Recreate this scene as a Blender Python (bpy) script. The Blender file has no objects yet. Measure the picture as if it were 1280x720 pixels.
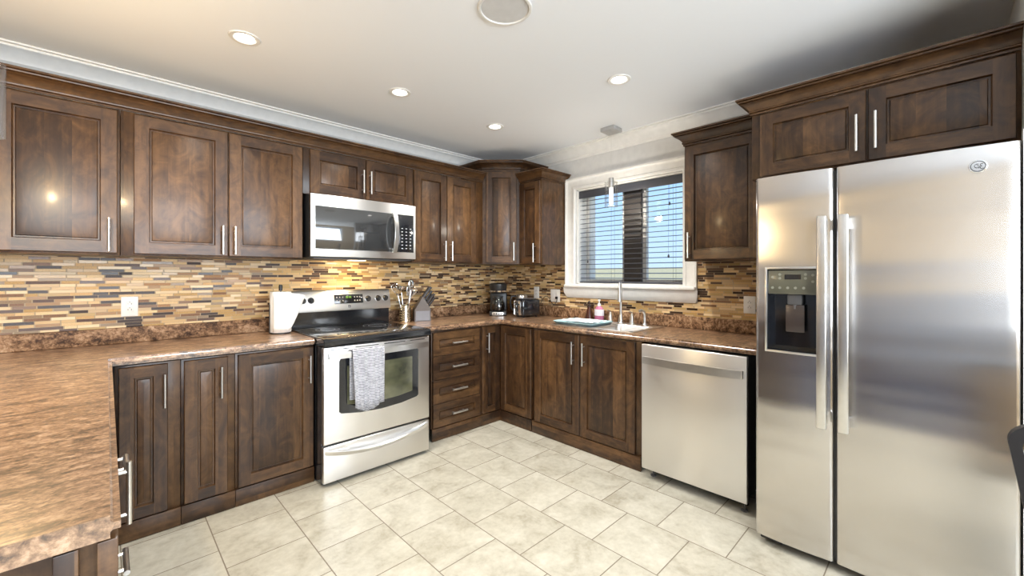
import bpy, bmesh, math, random
from mathutils import Vector, Matrix
random.seed(7)
PI = math.pi
SC = bpy.context.scene
COL = SC.collection

# ------------------------------------------------------------------ camera
cd = bpy.data.cameras.new('camera'); cam = bpy.data.objects.new('camera', cd); COL.objects.link(cam)
cam.location = (-3.154, -3.378, 1.315)
cam.rotation_euler = (PI/2, 0, math.radians(45.82-90))
cd.sensor_width = 36; cd.lens = 521/1280*36; cd.shift_y = -16.1/1280; cd.clip_start = 0.02; cd.clip_end = 3000
SC.camera = cam
# ------------------------------------------------------------------ view
SC.view_settings.view_transform = 'Standard'; SC.view_settings.look = 'None'
SC.view_settings.exposure = 0.55; SC.view_settings.gamma = 1; SC.view_settings.use_curve_mapping = False
SC.cycles.use_denoising = True
SC.cycles.max_bounces = 8; SC.cycles.diffuse_bounces = 5; SC.cycles.glossy_bounces = 4
SC.cycles.transparent_max_bounces = 16
SC.cycles.sample_clamp_indirect = 6
SC.cycles.caustics_reflective = False; SC.cycles.caustics_refractive = False
# ------------------------------------------------------------------ world (sky)
W = bpy.data.worlds.new('world'); SC.world = W; W.use_nodes = True
wn = W.node_tree.nodes; wl = W.node_tree.links; bg = wn['Background']
tc = wn.new('ShaderNodeTexCoord'); sx = wn.new('ShaderNodeSeparateXYZ'); wl.new(tc.outputs['Generated'], sx.inputs[0])
sr = wn.new('ShaderNodeValToRGB'); wl.new(sx.outputs[2], sr.inputs[0])      # clear sky: pale at the horizon, blue above
for e, (p, c_) in zip((sr.color_ramp.elements[0], sr.color_ramp.elements[1], sr.color_ramp.elements.new(.2), sr.color_ramp.elements.new(.6)), ((0, (.46, .62, .80)), (1, (.10, .28, .75)), (.2, (.34, .56, .88)), (.6, (.16, .36, .80)))):
    e.position = p; e.color = (*c_, 1)
wl.new(sr.outputs[0], bg.inputs[0]); bg.inputs[1].default_value = 1.1
# ------------------------------------------------------------------ lights: values
WIN_W = 170.0       # daylight through the windows behind the camera
DOWN_W = 50.0      # each recessed lamp
PEND_W = 12.0
def area(name, loc, rot, sx, sy, power, col, spread=PI):
    l = bpy.data.lights.new(name, 'AREA'); l.shape = 'RECTANGLE'; l.size = sx; l.size_y = sy
    l.energy = power; l.color = col; l.spread = spread
    o = bpy.data.objects.new(name, l); COL.objects.link(o); o.location = loc; o.rotation_euler = rot
    return o
# daylight through the wide living room window in the front wall, built below
sl = bpy.data.lights.new('sun', 'SUN'); sl.energy = 2.4; sl.angle = .01; sl.color = (1, .95, .86)
so_ = bpy.data.objects.new('sun', sl); COL.objects.link(so_); so_.rotation_euler = Vector((.62, -.28, -.73)).to_track_quat('-Z', 'Y').to_euler()
area('daylight_front', (-3.1, -5.90, 1.55), (PI/2+.45, 0, 0), 4.2, 1.4, WIN_W, (0.86, 0.93, 1.0))

# ------------------------------------------------------------------ node helper
class NT:
    def __init__(s, name, rough=.5, metal=0, col=(.5,.5,.5), coat=0, coat_rough=.1, spec=None):
        s.m = bpy.data.materials.new(name); s.m.use_nodes = True
        s.n = s.m.node_tree.nodes; s.l = s.m.node_tree.links
        s.b = s.n['Principled BSDF']
        s.b.inputs['Roughness'].default_value = rough; s.b.inputs['Metallic'].default_value = metal
        s.b.inputs['Base Color'].default_value = (*col, 1)
        s.b.inputs['Coat Weight'].default_value = coat; s.b.inputs['Coat Roughness'].default_value = coat_rough
        if spec is not None: s.b.inputs['Specular IOR Level'].default_value = spec
    def set(s, i, v):
        if isinstance(v, bpy.types.NodeSocket): s.l.new(v, i)
        else: i.default_value = v
    def math(s, op, a, b=None, c=None):
        n = s.n.new('ShaderNodeMath'); n.operation = op
        s.set(n.inputs[0], a)
        if b is not None: s.set(n.inputs[1], b)
        if c is not None: s.set(n.inputs[2], c)
        return n.outputs[0]
    def coord(s, kind='Object'):
        return s.n.new('ShaderNodeTexCoord').outputs[kind]
    def sep(s, v):
        n = s.n.new('ShaderNodeSeparateXYZ'); s.l.new(v, n.inputs[0]); return n.outputs
    def comb(s, x, y, z):
        n = s.n.new('ShaderNodeCombineXYZ')
        for i, v in enumerate((x, y, z)): s.set(n.inputs[i], v)
        return n.outputs[0]
    def vmul(s, v, t):
        n = s.n.new('ShaderNodeVectorMath'); n.operation = 'MULTIPLY'; s.l.new(v, n.inputs[0]); s.set(n.inputs[1], t); return n.outputs[0]
    def vadd(s, v, t):
        n = s.n.new('ShaderNodeVectorMath'); n.operation = 'ADD'; s.l.new(v, n.inputs[0]); s.set(n.inputs[1], t); return n.outputs[0]
    def noise(s, v, scale, detail=4, rough=.55, dist=0):
        n = s.n.new('ShaderNodeTexNoise'); s.l.new(v, n.inputs['Vector'])
        n.inputs['Scale'].default_value = scale; n.inputs['Detail'].default_value = detail
        n.inputs['Roughness'].default_value = rough; n.inputs['Distortion'].default_value = dist
        return n.outputs[0]
    def white(s, v):
        n = s.n.new('ShaderNodeTexWhiteNoise'); n.noise_dimensions = '3D'; s.l.new(v, n.inputs[0]); return n.outputs[0]
    def ramp(s, f, stops, const=False):
        n = s.n.new('ShaderNodeValToRGB'); s.l.new(f, n.inputs[0]); r = n.color_ramp
        if const: r.interpolation = 'CONSTANT'
        while len(r.elements) < len(stops): r.elements.new(.5)
        for e, (p, c) in zip(r.elements, stops): e.position = p; e.color = (*c, 1)
        return n.outputs[0]
    def mix(s, f, a, b, mode='MIX'):
        n = s.n.new('ShaderNodeMix'); n.data_type = 'RGBA'; n.blend_type = mode
        s.set(n.inputs[0], f)
        for i, v in ((6, a), (7, b)):
            if isinstance(v, tuple): n.inputs[i].default_value = (*v, 1)
            else: s.l.new(v, n.inputs[i])
        return n.outputs[2]
    def bump(s, h, strength=.3, dist=.002):
        n = s.n.new('ShaderNodeBump'); n.inputs['Strength'].default_value = strength; n.inputs['Distance'].default_value = dist
        s.l.new(h, n.inputs['Height']); s.l.new(n.outputs[0], s.b.inputs['Normal'])
    def color(s, c): s.l.new(c, s.b.inputs['Base Color'])

def plain(name, col, rough=.5, metal=0, coat=0, spec=None, emit=None, es=0):
    t = NT(name, rough, metal, col, coat, .1, spec)
    # a faint procedural variation so that no surface is perfectly flat
    n = t.noise(t.coord(), 18, 3)
    t.color(t.ramp(n, [(.3, tuple(c*.95 for c in col)), (.7, tuple(min(1, c*1.04) for c in col))]))
    if emit: t.b.inputs['Emission Color'].default_value = (*emit, 1); t.b.inputs['Emission Strength'].default_value = es
    return t.m

def wood(name, horizontal=False, tone=1.0):
    t = NT(name, .36, 0, (.1, .05, .02), .16, .14, .4)
    o = t.coord()
    rnd = t.n.new('ShaderNodeObjectInfo').outputs['Random']
    off = t.comb(t.math('MULTIPLY', rnd, 13.7), t.math('MULTIPLY', rnd, 5.1), t.math('MULTIPLY', rnd, 29.3))
    p = t.vadd(o, off)
    if horizontal:
        x, y, z = t.sep(p); p = t.comb(z, y, x)
    x, y, z = t.sep(p)
    plank = t.math('FLOOR', t.math('DIVIDE', x, .093))
    wn_ = t.white(t.comb(plank, rnd, 0.0))
    p2 = t.vadd(p, t.comb(0.0, 0.0, t.math('MULTIPLY', plank, 3.3)))
    grain = t.noise(t.vmul(p2, (26, 26, 1.6)), 1.0, 7, .62, .6)
    blot = t.noise(t.vmul(p2, (9, 9, 6)), 1.0, 6, .62, 2.2)
    f = t.math('ADD', t.math('MULTIPLY', grain, .45), t.math('MULTIPLY', blot, .55))
    f = t.math('ADD', f, t.math('MULTIPLY', t.math('SUBTRACT', wn_, .5), .20))
    k = tone
    c = t.ramp(f, [(.28, (.014*k, .0068*k, .0034*k)), (.43, (.041*k, .0190*k, .0084*k)), (.55, (.078*k, .0375*k, .0150*k)), (.74, (.160*k, .082*k, .033*k))])
    t.color(c)
    t.bump(grain, .08, .001)
    return t.m

WOOD = wood('walnut_stain'); WOODH = wood('walnut_stain_rail', True)

def laminate():
    t = NT('granite_laminate', .32, 0, (.3, .2, .1), .8, .25)
    t.b.inputs['Coat Weight'].default_value = 1; t.b.inputs['Coat IOR'].default_value = 1.9
    o = t.coord()
    a = t.noise(t.vmul(o, (1.0, 2.4, 2.0)), 9, 8, .68, .8)
    b = t.noise(t.vmul(o, (1.0, 1.5, 1.0)), 42, 6, .7, .5)
    d = t.noise(o, 120, 3, .6)
    f = t.math('ADD', t.math('ADD', t.math('MULTIPLY', a, .46), t.math('MULTIPLY', b, .38)), t.math('MULTIPLY', d, .16))
    c = t.ramp(f, [(.35, (.018, .011, .008)), (.43, (.070, .036, .020)), (.485, (.20, .108, .056)), (.55, (.40, .24, .135)), (.65, (.66, .48, .33))])
    t.color(c); t.bump(b, .05, .001)
    return t.m
LAM = laminate()
LAMV = LAM.copy(); LAMV.name = 'granite_laminate_lip'
for n_ in LAMV.node_tree.nodes:
    if n_.type == 'BSDF_PRINCIPLED': n_.inputs['Coat Weight'].default_value = 0; n_.inputs['Specular IOR Level'].default_value = .2; n_.inputs['Roughness'].default_value = .5

def mosaic():
    t = NT('glass_mosaic', .22, 0, (.5, .4, .3), 0, .1, .3)
    x, y, z = t.sep(t.coord())
    H = .0166
    row = t.math('FLOOR', t.math('DIVIDE', z, H)); fz = t.math('SUBTRACT', t.math('DIVIDE', z, H), row)
    r1 = t.white(t.comb(row, 3.0, 1.0))
    L = .27
    u = t.math('ADD', t.math('DIVIDE', x, L), t.math('MULTIPLY', r1, 17.0))
    cell = t.math('FLOOR', u); fu = t.math('SUBTRACT', u, cell)
    s1 = t.math('ADD', t.math('MULTIPLY', t.white(t.comb(cell, row, 7.0)), .22), .20)
    s2 = t.math('ADD', t.math('MULTIPLY', t.white(t.comb(cell, row, 9.0)), .30), .52)
    g1 = t.math('GREATER_THAN', fu, s1); g2 = t.math('GREATER_THAN', fu, s2)
    sub = t.math('ADD', g1, g2)
    idn = t.white(t.comb(cell, row, t.math('ADD', sub, 20.0)))
    idr = t.white(t.comb(cell, row, t.math('ADD', sub, 40.0)))
    c = t.ramp(idn, [(0, (.62, .42, .20)), (.13, (.72, .54, .31)), (.27, (.38, .22, .095)), (.38, (.50, .34, .14)), (.50, (.80, .62, .38)), (.59, (.23, .13, .07)), (.68, (.30, .22, .14)), (.75, (.58, .41, .23)), (.82, (.040, .020, .012)), (.94, (.10, .052, .032))], True)
    sp = t.noise(t.coord(), 160, 3, .7)
    c = t.mix(t.math('MULTIPLY', t.math('GREATER_THAN', idr, .6), .5), c, t.ramp(sp, [(.35, (.16, .10, .07)), (.6, (.62, .48, .33))]), 'SOFT_LIGHT')
    # joints
    gz = t.math('LESS_THAN', fz, .085)
    j = t.math('MINIMUM', t.math('ABSOLUTE', t.math('SUBTRACT', fu, s1)), t.math('ABSOLUTE', t.math('SUBTRACT', fu, s2)))
    j = t.math('MINIMUM', j, fu)
    gx = t.math('LESS_THAN', j, .010)
    g = t.math('MAXIMUM', gz, gx)
    c = t.mix(g, c, (.42, .33, .22))
    t.color(c)
    t.l.new(t.math('ADD', t.math('MULTIPLY', idr, .3), t.math('ADD', .16, t.math('MULTIPLY', g, .4))), t.b.inputs['Roughness'])
    t.bump(t.math('SUBTRACT', 1.0, g), .35, .001)
    return t.m
MOSAIC = mosaic()

def tile_floor():
    t = NT('stone_floor_tile', .34, 0, (.6, .55, .45), .15, .25)
    x, y, z = t.sep(t.coord())
    cu = t.math('DIVIDE', t.math('ADD', x, 1.09), .3362); ci = t.math('FLOOR', cu); fx = t.math('SUBTRACT', cu, ci)
    par = t.math('ABSOLUTE', t.math('MODULO', ci, 2.0))
    yo = t.math('SUBTRACT', t.math('DIVIDE', t.math('ADD', y, .978), .3405), t.math('MULTIPLY', par, .5))
    yi = t.math('FLOOR', yo); fy = t.math('SUBTRACT', yo, yi)
    def edge(f): return t.math('MINIMUM', f, t.math('SUBTRACT', 1.0, f))
    e = t.math('MINIMUM', edge(fx), edge(fy))
    g = t.math('LESS_THAN', e, .0075)
    w = t.white(t.comb(ci, yi, 2.0))
    p = t.vadd(t.coord(), t.comb(t.math('MULTIPLY', ci, 2.3), t.math('MULTIPLY', yi, 4.1), 0.0))
    n1 = t.noise(p, 6, 6, .62, .6); n2 = t.noise(p, 30, 5, .65)
    f = t.math('ADD', t.math('MULTIPLY', n1, .65), t.math('MULTIPLY', n2, .35))
    f = t.math('ADD', f, t.math('MULTIPLY', t.math('SUBTRACT', w, .5), .06))
    c = t.ramp(f, [(.34, (.36, .325, .25)), (.46, (.47, .44, .355)), (.58, (.55, .52, .43)), (.7, (.61, .58, .49))])
    c = t.mix(g, c, (.20, .165, .12))
    t.color(c); t.bump(t.math('SUBTRACT', 1.0, g), .5, .0015)
    t.l.new(t.math('ADD', .30, t.math('MULTIPLY', g, .4)), t.b.inputs['Roughness'])
    return t.m
FLOORM = tile_floor()

def steel(name, rough=.26, aniso=.75, rot=0.0, col=(.64, .62, .60), wavy=False):
    t = NT(name, rough, 1, col)
    tn = t.n.new('ShaderNodeTangent'); tn.direction_type = 'RADIAL'; tn.axis = 'Z'
    t.l.new(tn.outputs[0], t.b.inputs['Tangent'])
    t.b.inputs['Anisotropic'].default_value = aniso; t.b.inputs['Anisotropic Rotation'].default_value = rot
    n = t.noise(t.vmul(t.coord(), (1.2, 1.2, 1.2)), 1.6, 2)
    t.color(t.ramp(n, [(.3, tuple(c*.93 for c in col)), (.7, tuple(c*1.04 for c in col))]))
    if wavy:   # the long, shallow waves of a big pressed door
        b = t.noise(t.vmul(t.coord(), (.5, .5, 5.0)), 1.0, 1)
        t.bump(b, .35, .02)
    return t.m
STEEL_F = steel('fridge_steel', .24, .8, 0.0, wavy=True)
STEEL = steel('brushed_steel', .33, .7, 0.25, (.80, .79, .775))
SATIN = plain('satin_nickel', (.72, .71, .69), .28, 1)
CHROME = plain('chrome', (.85, .85, .85), .08, 1)
BLACKG = plain('black_gloss', (.012, .013, .016), .08, 0, .6)
BLACKP = plain('black_plastic', (.018, .018, .019), .35)
DARKGLASS = plain('dark_glass', (.03, .032, .034), .04, 0, 1.0, .9)
DARKGREY = plain('dark_grey_metal', (.10, .10, .105), .4)
WHITE = plain('white_paint_trim', (.80, .79, .76), .35)
CEILM = NT('ceiling_paint', .9, 0, (.875, .90, .935)).m
WALLM = plain('wall_paint', (.66, .655, .64), .85)
WALLW = plain('wall_paint_warm', (.74, .58, .38), .85)
PLATE = plain('outlet_plastic', (.86, .85, .82), .35)
BLIND = plain('blind_slat', (.060, .064, .080), .38)
SASHM = plain('window_frame_taupe', (.085, .075, .07), .45)
def emis(name, col, s):
    m = bpy.data.materials.new(name); m.use_nodes = True; n = m.node_tree.nodes; n.clear()
    e = n.new('ShaderNodeEmission'); e.inputs[0].default_value = (*col, 1); e.inputs[1].default_value = s
    o = n.new('ShaderNodeOutputMaterial'); m.node_tree.links.new(e.outputs[0], o.inputs[0]); return m
LAMP = emis('lamp_lens', (1, .96, .9), 6)
LAMPW = emis('pendant_bulb', (1, .80, .50), 9)
GREEN = emis('green_digits', (.45, .9, .1), 1.0)
def glass(name, tint=(1, 1, 1), refl=.12):
    m = bpy.data.materials.new(name); m.use_nodes = True; n = m.node_tree.nodes; l = m.node_tree.links; n.clear()
    tr = n.new('ShaderNodeBsdfTransparent'); tr.inputs[0].default_value = (*tint, 1)
    gl = n.new('ShaderNodeBsdfGlossy'); gl.inputs['Roughness'].default_value = .03
    lw = n.new('ShaderNodeLayerWeight'); lw.inputs[0].default_value = .35
    mu = n.new('ShaderNodeMath'); mu.operation = 'MULTIPLY_ADD'; l.new(lw.outputs['Fresnel'], mu.inputs[0]); mu.inputs[1].default_value = refl*2.2; mu.inputs[2].default_value = refl*.3
    mx = n.new('ShaderNodeMixShader'); l.new(mu.outputs[0], mx.inputs[0]); l.new(tr.outputs[0], mx.inputs[1]); l.new(gl.outputs[0], mx.inputs[2])
    o = n.new('ShaderNodeOutputMaterial'); l.new(mx.outputs[0], o.inputs[0]); return m
GLASS = glass('window_glass', (1, 1, 1), .07); CLEAR = glass('clear_glass', (.93, .95, .95), .3)

# ------------------------------------------------------------------ mesh builder
class MB:
    def __init__(s): s.b = bmesh.new(); s.mi = 0
    def _post(s, faces):
        for f in faces: f.material_index = s.mi; f.smooth = True
    def box(s, x0, x1, y0, y1, z0, z1, bev=0.0, seg=2):
        vs = [s.b.verts.new((x, y, z)) for x in (x0, x1) for y in (y0, y1) for z in (z0, z1)]
        q = [(0,1,3,2),(4,6,7,5),(0,4,5,1),(2,3,7,6),(0,2,6,4),(1,5,7,3)]
        fs = [s.b.faces.new([vs[i] for i in f]) for f in q]
        s._post(fs)
        if bev > 0:
            es = list({e for f in fs for e in f.edges})
            r = bmesh.ops.bevel(s.b, geom=es, offset=bev, segments=seg, affect='EDGES', profile=.5)
            s._post(r['faces'])
        return s
    def prism(s, pts, h0, h1, axis='z', bev=0.0, seg=2):
        def P(p, h):
            if axis == 'z': return (p[0], p[1], h)
            if axis == 'y': return (p[0], h, p[1])
            return (h, p[0], p[1])
        a = [s.b.verts.new(P(p, h0)) for p in pts]; c = [s.b.verts.new(P(p, h1)) for p in pts]
        n = len(pts); fs = [s.b.faces.new(a[::-1]), s.b.faces.new(c)]
        for i in range(n): fs.append(s.b.faces.new((a[i], a[(i+1) % n], c[(i+1) % n], c[i])))
        bmesh.ops.recalc_face_normals(s.b, faces=fs); s._post(fs)
        if bev > 0:
            es = list({e for f in fs[:2] for e in f.edges})
            r = bmesh.ops.bevel(s.b, geom=es, offset=bev, segments=seg, affect='EDGES'); s._post(r['faces'])
        return s
    def tube(s, path, r, seg=12, cap=True):
        path = [Vector(p) for p in path]; n = len(path)
        rr = r if isinstance(r, (list, tuple)) else [r]*n
        rings = []; up = None
        for i, p in enumerate(path):
            d = (path[min(i+1, n-1)] - path[max(i-1, 0)]).normalized()
            if up is None: up = Vector((0, 0, 1)) if abs(d.z) < .9 else Vector((1, 0, 0))
            a = d.cross(up).normalized(); c = a.cross(d).normalized(); up = c
            rings.append([s.b.verts.new(p + a*math.cos(2*PI*k/seg)*rr[i] + c*math.sin(2*PI*k/seg)*rr[i]) for k in range(seg)])
        fs = []
        for i in range(n-1):
            for k in range(seg): fs.append(s.b.faces.new((rings[i][k], rings[i][(k+1) % seg], rings[i+1][(k+1) % seg], rings[i+1][k])))
        if cap: fs.append(s.b.faces.new(rings[0][::-1])); fs.append(s.b.faces.new(rings[-1]))
        bmesh.ops.recalc_face_normals(s.b, faces=fs); s._post(fs); return s
    def lathe(s, prof, c=(0, 0, 0), seg=32, axis='z', cap=False, sx=1, sy=1):
        rings = []
        for r, h in prof:
            ring = []
            for k in range(seg):
                a = 2*PI*k/seg; u, v = r*math.cos(a)*sx, r*math.sin(a)*sy
                p = (u, v, h) if axis == 'z' else ((u, h, v) if axis == 'y' else (h, u, v))
                ring.append(s.b.verts.new((c[0]+p[0], c[1]+p[1], c[2]+p[2])))
            rings.append(ring)
        fs = []
        for i in range(len(rings)-1):
            for k in range(seg): fs.append(s.b.faces.new((rings[i][k], rings[i][(k+1) % seg], rings[i+1][(k+1) % seg], rings[i+1][k])))
        if cap: fs.append(s.b.faces.new(rings[0][::-1])); fs.append(s.b.faces.new(rings[-1]))
        bmesh.ops.recalc_face_normals(s.b, faces=fs); s._post(fs); return s
    def sweep(s, prof, path, closed_prof=True):
        """prof: (out, z) points; path: list of (x,y,nx,ny) where n is the outward (mitred) offset direction"""
        rings = [[s.b.verts.new((x+nx*o, y+ny*o, z)) for o, z in prof] for x, y, nx, ny in path]
        fs = []; m = len(prof)
        for i in range(len(rings)-1):
            for k in range(m if closed_prof else m-1):
                fs.append(s.b.faces.new((rings[i][k], rings[i][(k+1) % m], rings[i+1][(k+1) % m], rings[i+1][k])))
        if closed_prof: fs.append(s.b.faces.new(rings[0])); fs.append(s.b.faces.new(rings[-1][::-1]))
        bmesh.ops.recalc_face_normals(s.b, faces=fs); s._post(fs); return s
    def grid(s, rows):
        v = [[s.b.verts.new(p) for p in r] for r in rows]; fs = []
        for i in range(len(v)-1):
            for j in range(len(v[0])-1): fs.append(s.b.faces.new((v[i][j], v[i][j+1], v[i+1][j+1], v[i+1][j])))
        s._post(fs); return s
    def sphere(s, c, r, sx=1, sy=1, sz=1, seg=20):
        n = seg//2
        return s.lathe([(max(1e-5, r*math.sin(PI*i/n))*1.0, -r*sz*math.cos(PI*i/n)) for i in range(n+1)], c, seg, 'z', False, sx, sy)
    def build(s, name, mats, parent=None, loc=(0, 0, 0), rot=(0, 0, 0), angle=35):
        me = bpy.data.meshes.new(name); s.b.to_mesh(me); s.b.free()
        for m in (mats if isinstance(mats, (list, tuple)) else [mats]): me.materials.append(m)
        me.set_sharp_from_angle(angle=math.radians(angle))
        o = bpy.data.objects.new(name, me); COL.objects.link(o); o.location = loc; o.rotation_euler = rot
        if parent: o.parent = parent
        return o

def tag(o, label=None, cat=None, group=None, kind=None):
    if label: o['label'] = label
    if cat: o['category'] = cat
    if group: o['group'] = group
    if kind: o['kind'] = kind
    return o
def thing(name, label, cat, loc=(0, 0, 0), rz=0, group=None):
    o = bpy.data.objects.new(name, None); COL.objects.link(o); o.location = loc; o.rotation_euler = (0, 0, rz)
    o.empty_display_size = .1
    return tag(o, label, cat, group)
def struct(o): o['kind'] = 'structure'; return o
RA, RB, RD, RP = 0.0, -PI/2, -PI/4, PI/2    # fronts facing -y, -x, the diagonal, +x

# ------------------------------------------------------------------ room shell
XL, YF, ZC = -6.8, -5.8, 2.50
WY0, WY1, WZ0, WZ1 = -2.01, -.993, 1.23, 2.113     # kitchen window opening in the right wall
m = MB(); m.box(XL-.2, .3, YF-.2, .2, -.12, 0); struct(m.build('floor', FLOORM))
m = MB(); m.box(XL-.2, .3, YF-.2, .2, ZC, ZC+.12); struct(m.build('ceiling', CEILM))
m = MB(); m.box(XL-.2, .3, 0, .2, 0, ZC); struct(m.build('wall_back', WALLM))
m = MB()
m.box(0, .3, YF-.2, WY0, 0, ZC); m.box(0, .3, WY1, 0, 0, ZC); m.box(0, .3, WY0, WY1, 0, WZ0); m.box(0, .3, WY0, WY1, WZ1, ZC)
struct(m.build('wall_right', WALLM))
# left wall with a patio door opening, front wall with a window opening
m = MB(); m.box(XL-.2, XL, YF, 0, 0, ZC); struct(m.build('wall_left', WALLW))
m = MB(); m.box(XL+.0005, XL+.03, YF+.001, -.001, .11, 1.16); m.box(XL+.0005, XL+.045, YF+.001, -.001, 1.1605, 1.22, .006); struct(m.build('trim_3', plain('added_wainscot_grey', (.33, .36, .42), .5)))  # unseen wainscot, added to give the fridge steel a grey-blue reflected band
m = MB(); m.box(XL, -5.3, YF-.2, YF, 0, ZC); m.box(-.9, 0, YF-.2, YF, 0, ZC); m.box(-5.3, -.9, YF-.2, YF, 0, .8); m.box(-5.3, -.9, YF-.2, YF, 2.3, ZC)
struct(m.build('wall_front', WALLW))
m = MB(); m.box(XL, -3.72, YF, 0, .0003, .010); struct(m.build('floor', plain('added_navy_carpet', (.018, .028, .075), .95)))  # unseen carpet, added so the fridge doors mirror a dark blue band
m = MB(); m.box(-.845, 0, -3.74, -3.5985, 0, ZC); m.box(-.845, -.80, -3.5985, -3.580, 0, 1.83); struct(m.build('wall_fridge_side', WALLM))
# living room window frame
m = MB()
for x0, x1 in ((-5.3, -5.24), (-3.87, -3.81), (-2.43, -2.37), (-.96, -.9)): m.box(x0, x1, YF-.08, YF-.01, .8, 2.3)
m.box(-5.24, -.96, YF-.08, YF-.01, .8, .86); m.box(-5.24, -.96, YF-.08, YF-.01, 2.24, 2.3)
struct(m.build('window_2', WHITE))

# ceiling crown
def crownprof(s=1.0):
    return [(0, 0), (.010*s, 0), (.014*s, .012*s), (.030*s, .022*s), (.036*s, .040*s), (.062*s, .072*s), (.084*s, .084*s), (.088*s, .094*s), (.104*s, .096*s), (.104*s, .1045*s), (0, .1045*s)]
cp = [(o, ZC-.1045+z) for o, z in crownprof()]
m = MB(); m.sweep(cp, [(XL, 0, 0, -1), (0, 0, -1, -1)]); struct(m.build('trim_1', WHITE))
m = MB(); m.sweep(cp, [(0, 0, -1, -1), (0, -3.6, -1, 1)]); struct(m.build('trim_2', WHITE))
# window of the kitchen
win = MB()
win.box(.02, .30, WY0-.0, WY0+.012, WZ0, WZ1); win.box(.02, .30, WY1-.012, WY1, WZ0, WZ1)
win.box(.02, .30, WY0, WY1, WZ1-.012, WZ1); win.box(.02, .30, WY0, WY1, WZ0, WZ0+.012)
w1 = struct(win.build('window_1', WHITE))
def casing():
    m = MB()
    pr = [(0, 0), (0, -.016), (.006, -.022), (.024, -.022), (.030, -.017), (.070, -.014), (.084, -.018), (.094, -.030), (.108, -.030), (.108, 0)]
    # left jamb casing, head casing, right jamb casing mitred
    Y = lambda o: None
    def ring(y, z, dy, dz): return [m.b.verts.new((d, y+dy*o, z+dz*o)) for o, d in pr]
    rs = [ring(WY1, WZ0-.03, 1, 0), ring(WY1, WZ1, 1, 1), ring(WY0, WZ1, -1, 1), ring(WY0, WZ0-.03, -1, 0)]
    fs = []; k = len(pr)
    for i in range(3):
        for j in range(k): fs.append(m.b.faces.new((rs[i][j], rs[i][(j+1) % k], rs[i+1][(j+1) % k], rs[i+1][j])))
    fs.append(m.b.faces.new(rs[0])); fs.append(m.b.faces.new(rs[-1][::-1]))
    bmesh.ops.recalc_face_normals(m.b, faces=fs); m._post(fs)
    return m.build('casing', WHITE, w1)
casing()
m = MB(); m.box(-.055, .14, WY0-.105, WY1+.105, WZ0-.030, WZ0-.002, .008, 3); m.build('window_sill', WHITE, w1)
m = MB()
m.sweep([(0, 1.105), (.012, 1.105), (.020, 1.12), (.034, 1.15), (.038, 1.19), (.040, 1.199), (0, 1.199)], [(0, WY1+.085, -1, .9), (0, WY0-.085, -1, -.9)])
m.build('window_apron', WHITE, w1)
def px_rect(m, x, d, y0, y1, z0, z1, f):
    m.box(x, x+d, y0, y0+f, z0, z1); m.box(x, x+d, y1-f, y1, z0, z1); m.box(x, x+d, y0+f, y1-f, z0, z0+f); m.box(x, x+d, y0+f, y1-f, z1-f, z1)
YM0, YM1 = -1.590, -1.430
m = MB(); m.box(.118, .20, YM0, YM1, WZ0+.012, WZ1-.012); m.build('mullion', SASHM, w1)
for a, b in ((WY0+.012, YM0), (YM1, WY1-.012)):
    s = MB(); px_rect(s, .15, .04, a, b, WZ0+.012, WZ1-.012, .034)
    so = s.build('sash', WHITE, w1)
    g = MB(); g.box(.168, .172, a+.034, b-.034, WZ0+.046, WZ1-.046); g.build('glass_pane', GLASS, so)
# outside: field and low hill
m = MB(); rows = []
for i in range(15):
    q = i/14; x = .6+170*q*q; rows.append([(x, y, -1.2+5.9*q*q) for y in (-260, -120, -60, -20, 0, 20, 60, 120, 260)])
m.grid(rows); o = m.build('ground', plain('dry_field', (.42, .40, .24), .95)); struct(o)
hm = MB(); rows = []
for i in range(9):
    r = []
    for j in range(61):
        y = -360+j*12; h = math.sin(i/8*PI/2)*(3.6+5.0*math.exp(-((y+20)/45)**2)+.5*math.sin(j*.7))
        r.append((168+i*12, y, 1.5+h))
    rows.append(r)
hm.grid(rows); struct(hm.build('hills', plain('far_hill', (.10, .15, .13), .95)))

# ------------------------------------------------------------------ blind
bl = thing('window_blind', 'dark grey horizontal slat blind lowered over the kitchen window', 'blind', (.065, WY0, WZ0+.004))
BW = WY1-WY0
m = MB(); m.box(-.03, .03, .016, BW-.016, .83, .862, .002); m.box(-.036, -.031, .010, BW-.010, .795, .864, .002); m.build('valance', BLIND, bl)
m = MB()
N = 18
for i in range(N):
    z = .054+i*.0424; tlt = -.085
    dz = 0.0225*math.sin(tlt); dx = .0225*math.cos(tlt)
    m.prism([(-dx, z+dz), (0, z+.0035), (dx, z-dz), (dx, z-dz-.0025), (0, z+.001), (-dx, z+dz-.0025)], .018, BW-.018, 'y')
m.build('slats', BLIND, bl)
m = MB(); m.box(-.026, .026, .016, BW-.016, .006, .024, .004); m.build('bottom_rail', BLIND, bl)
m = MB()
for y in (.10, .36, .66, .92):
    for x in (-.026, .026): m.tube([(x, y, .02), (x, y, .83)], .0009, 5)
m.build('ladder_cord', BLIND, bl)
for y, z0 in ((.125, .66), (.133, .245), (.905, .22)):
    m = MB(); m.tube([(-.034, y, .80), (-.034, y, z0)], .0009, 5); m.lathe([(.001, .0), (.007, .004), (.008, .014), (.004, .028), (.001, .03)], (-.034, y, z0-.028), 12, 'z')
    m.build('pull_cord', BLIND, bl)

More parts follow.
